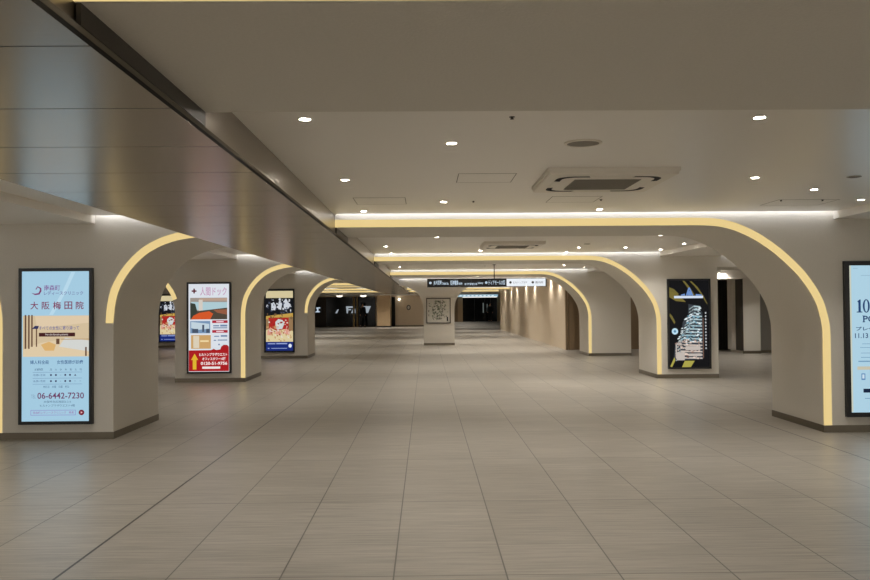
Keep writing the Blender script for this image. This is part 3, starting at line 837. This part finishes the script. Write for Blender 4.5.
t = thing('glass_entrance', 'dark glass entrance at the far end of the corridor under a blue sign', 'entrance', (4.9, 74, 0))
MB().box(-1.62, 1.6, -.05, .1, 0, 2.2).build('glass_front', M_darkglass, t)
for x in (-.5, .45, .95): MB().box(x-.02, x+.02, -.09, -.05, 0, 2.2).build('mullion', M_dkgrey, t)
MB().box(.25, .34, -.08, -.06, .8, 1.7).box(.62, .68, -.08, -.06, .9, 1.6).build('pale_panel', glow('pale_glow', (120, 128, 124), .6), t)  # pale glowing panels set on the entrance glass
t = thing('blue_sign', 'pale blue lit sign band over the far glass entrance', 'sign', (4.6, 73.0, 2.24))
MB().box(-1.85, 1.85, 0, .15, 0, .2).build('sign_box', glow('blue_sign_face', (158, 196, 214), .85), t)
for k in range(9):
    x = -1.6+k*.36
    MB().box(x, x+.2, -.01, 0, .06, .14).build('sign_mark', M_signw, t)
MB().lathe([(.02, .2), (.02, ZC-2.24)], 10, 1.2, .07).build('hanging_rod', M_dkgrey, t)

# ------------------------------------------------------------------ distant people
M_coat = plain('dark_coat', (18, 18, 20), .8)
M_trou = plain('dark_trousers', (26, 26, 30), .8)
M_skin = plain('skin', (186, 146, 120), .6)
M_hair = plain('black_hair', (14, 12, 11), .6)
def skin_mesh(name, verts, edges, rad, mat, parent, root=0):
    me = bpy.data.meshes.new(name); me.from_pydata(verts, edges, [])
    me.materials.append(mat)
    o = bpy.data.objects.new(name, me); link(o, parent)
    o.modifiers.new('skin', 'SKIN').use_smooth_shade = True
    sv = me.skin_vertices[0].data
    for i, r in enumerate(rad): sv[i].radius = (r, r)
    for i in range(len(verts)): sv[i].use_root = (i == root)
    s = o.modifiers.new('sub', 'SUBSURF'); s.levels = 1; s.render_levels = 2
    return o
def person(x, y, label, rz, stride):
    t = thing('person', label, 'person', (x, y, 0), None, rz)
    s = stride
    V = [(0, 0, .92), (0, 0, 1.12), (0, 0, 1.34), (0, 0, 1.45), (0, -.01, 1.53), (0, -.015, 1.60), (0, -.01, 1.67),
         (.09, 0, .88), (.095, -s*.5, .49), (.095, -s*.9, .09), (.095, -s*.9-.13, .035),
         (-.09, 0, .88), (-.095, s*.35, .48), (-.095, s, .10), (-.095, s-.12, .035),
         (.17, 0, 1.36), (.22, s*.25, 1.10), (.22, s*.1-.06, .86), (.215, s*.1-.09, .78),
         (-.17, 0, 1.36), (-.22, -s*.25, 1.10), (-.22, -s*.3-.06, .87), (-.215, -s*.3-.09, .79)]
    E_ = [(0, 1), (1, 2), (2, 3), (3, 4), (4, 5), (5, 6), (0, 7), (7, 8), (8, 9), (9, 10), (0, 11), (11, 12), (12, 13), (13, 14),
          (2, 15), (15, 16), (16, 17), (17, 18), (2, 19), (19, 20), (20, 21), (21, 22)]
    Rr = [.13, .115, .13, .055, .06, .085, .05, .085, .055, .04, .03, .085, .055, .04, .03, .055, .042, .032, .03, .055, .042, .032, .03]
    skin_mesh('body', V, E_, Rr, M_skin, t)
    sel = [0, 1, 2, 3]
    # coat: torso and sleeves, slightly larger than the body
    idx = [0, 1, 2, 15, 16, 17, 19, 20, 21]; mp_ = {v: i for i, v in enumerate(idx)}
    skin_mesh('coat', [V[i] if i else (0, 0, .80) for i in idx], [(mp_[a], mp_[b]) for a, b in E_ if a in mp_ and b in mp_],
              [Rr[i]+.03 for i in idx], M_coat, t)
    idx = [0, 7, 8, 9, 11, 12, 13]; mp_ = {v: i for i, v in enumerate(idx)}
    skin_mesh('trousers', [V[i] for i in idx], [(mp_[a], mp_[b]) for a, b in E_ if a in mp_ and b in mp_], [Rr[i]+.02 for i in idx], M_trou, t)
    for k in (9, 13):
        a = V[k]
        MB().box(a[0]-.045, a[0]+.045, a[1]-.19, a[1]+.06, 0, .075).build('shoe', M_hair, t, bevel=.02)
    m = MB().lathe([(0, 1.735), (.06, 1.72), (.095, 1.66), (.1, 1.60), (.09, 1.55), (.07, 1.56)], 18, 0, .02)
    m.build('hair', M_hair, t, smooth=True)
    MB().box(-.012, .012, -.125, -.09, 1.575, 1.61).build('nose', M_skin, t, bevel=.005)
    return t
person((361-426)*57.2/815+.12, 57.0, 'tiny distant person in dark clothes walking past the gold posts', .5, .16)
person(5.75, 73.2, 'tiny distant person in dark clothes by the glass entrance', .1, .05)

# ------------------------------------------------------------------ light from the rest of the hall
w = bpy.data.worlds.new('world'); SC.world = w; w.use_nodes = True
bg = w.node_tree.nodes['Background']
bg.inputs[0].default_value = (*lin((200, 196, 190)), 1); bg.inputs[1].default_value = 2.6

SC.view_settings.view_transform = 'Standard'
SC.view_settings.look = 'None'
SC.view_settings.gamma = 1
SC.view_settings.use_curve_mapping = False
SC.view_settings.exposure = 0.0
SC.cycles.use_denoising = True
SC.cycles.max_bounces = 10
SC.cycles.diffuse_bounces = 6
SC.cycles.sample_clamp_indirect = 6
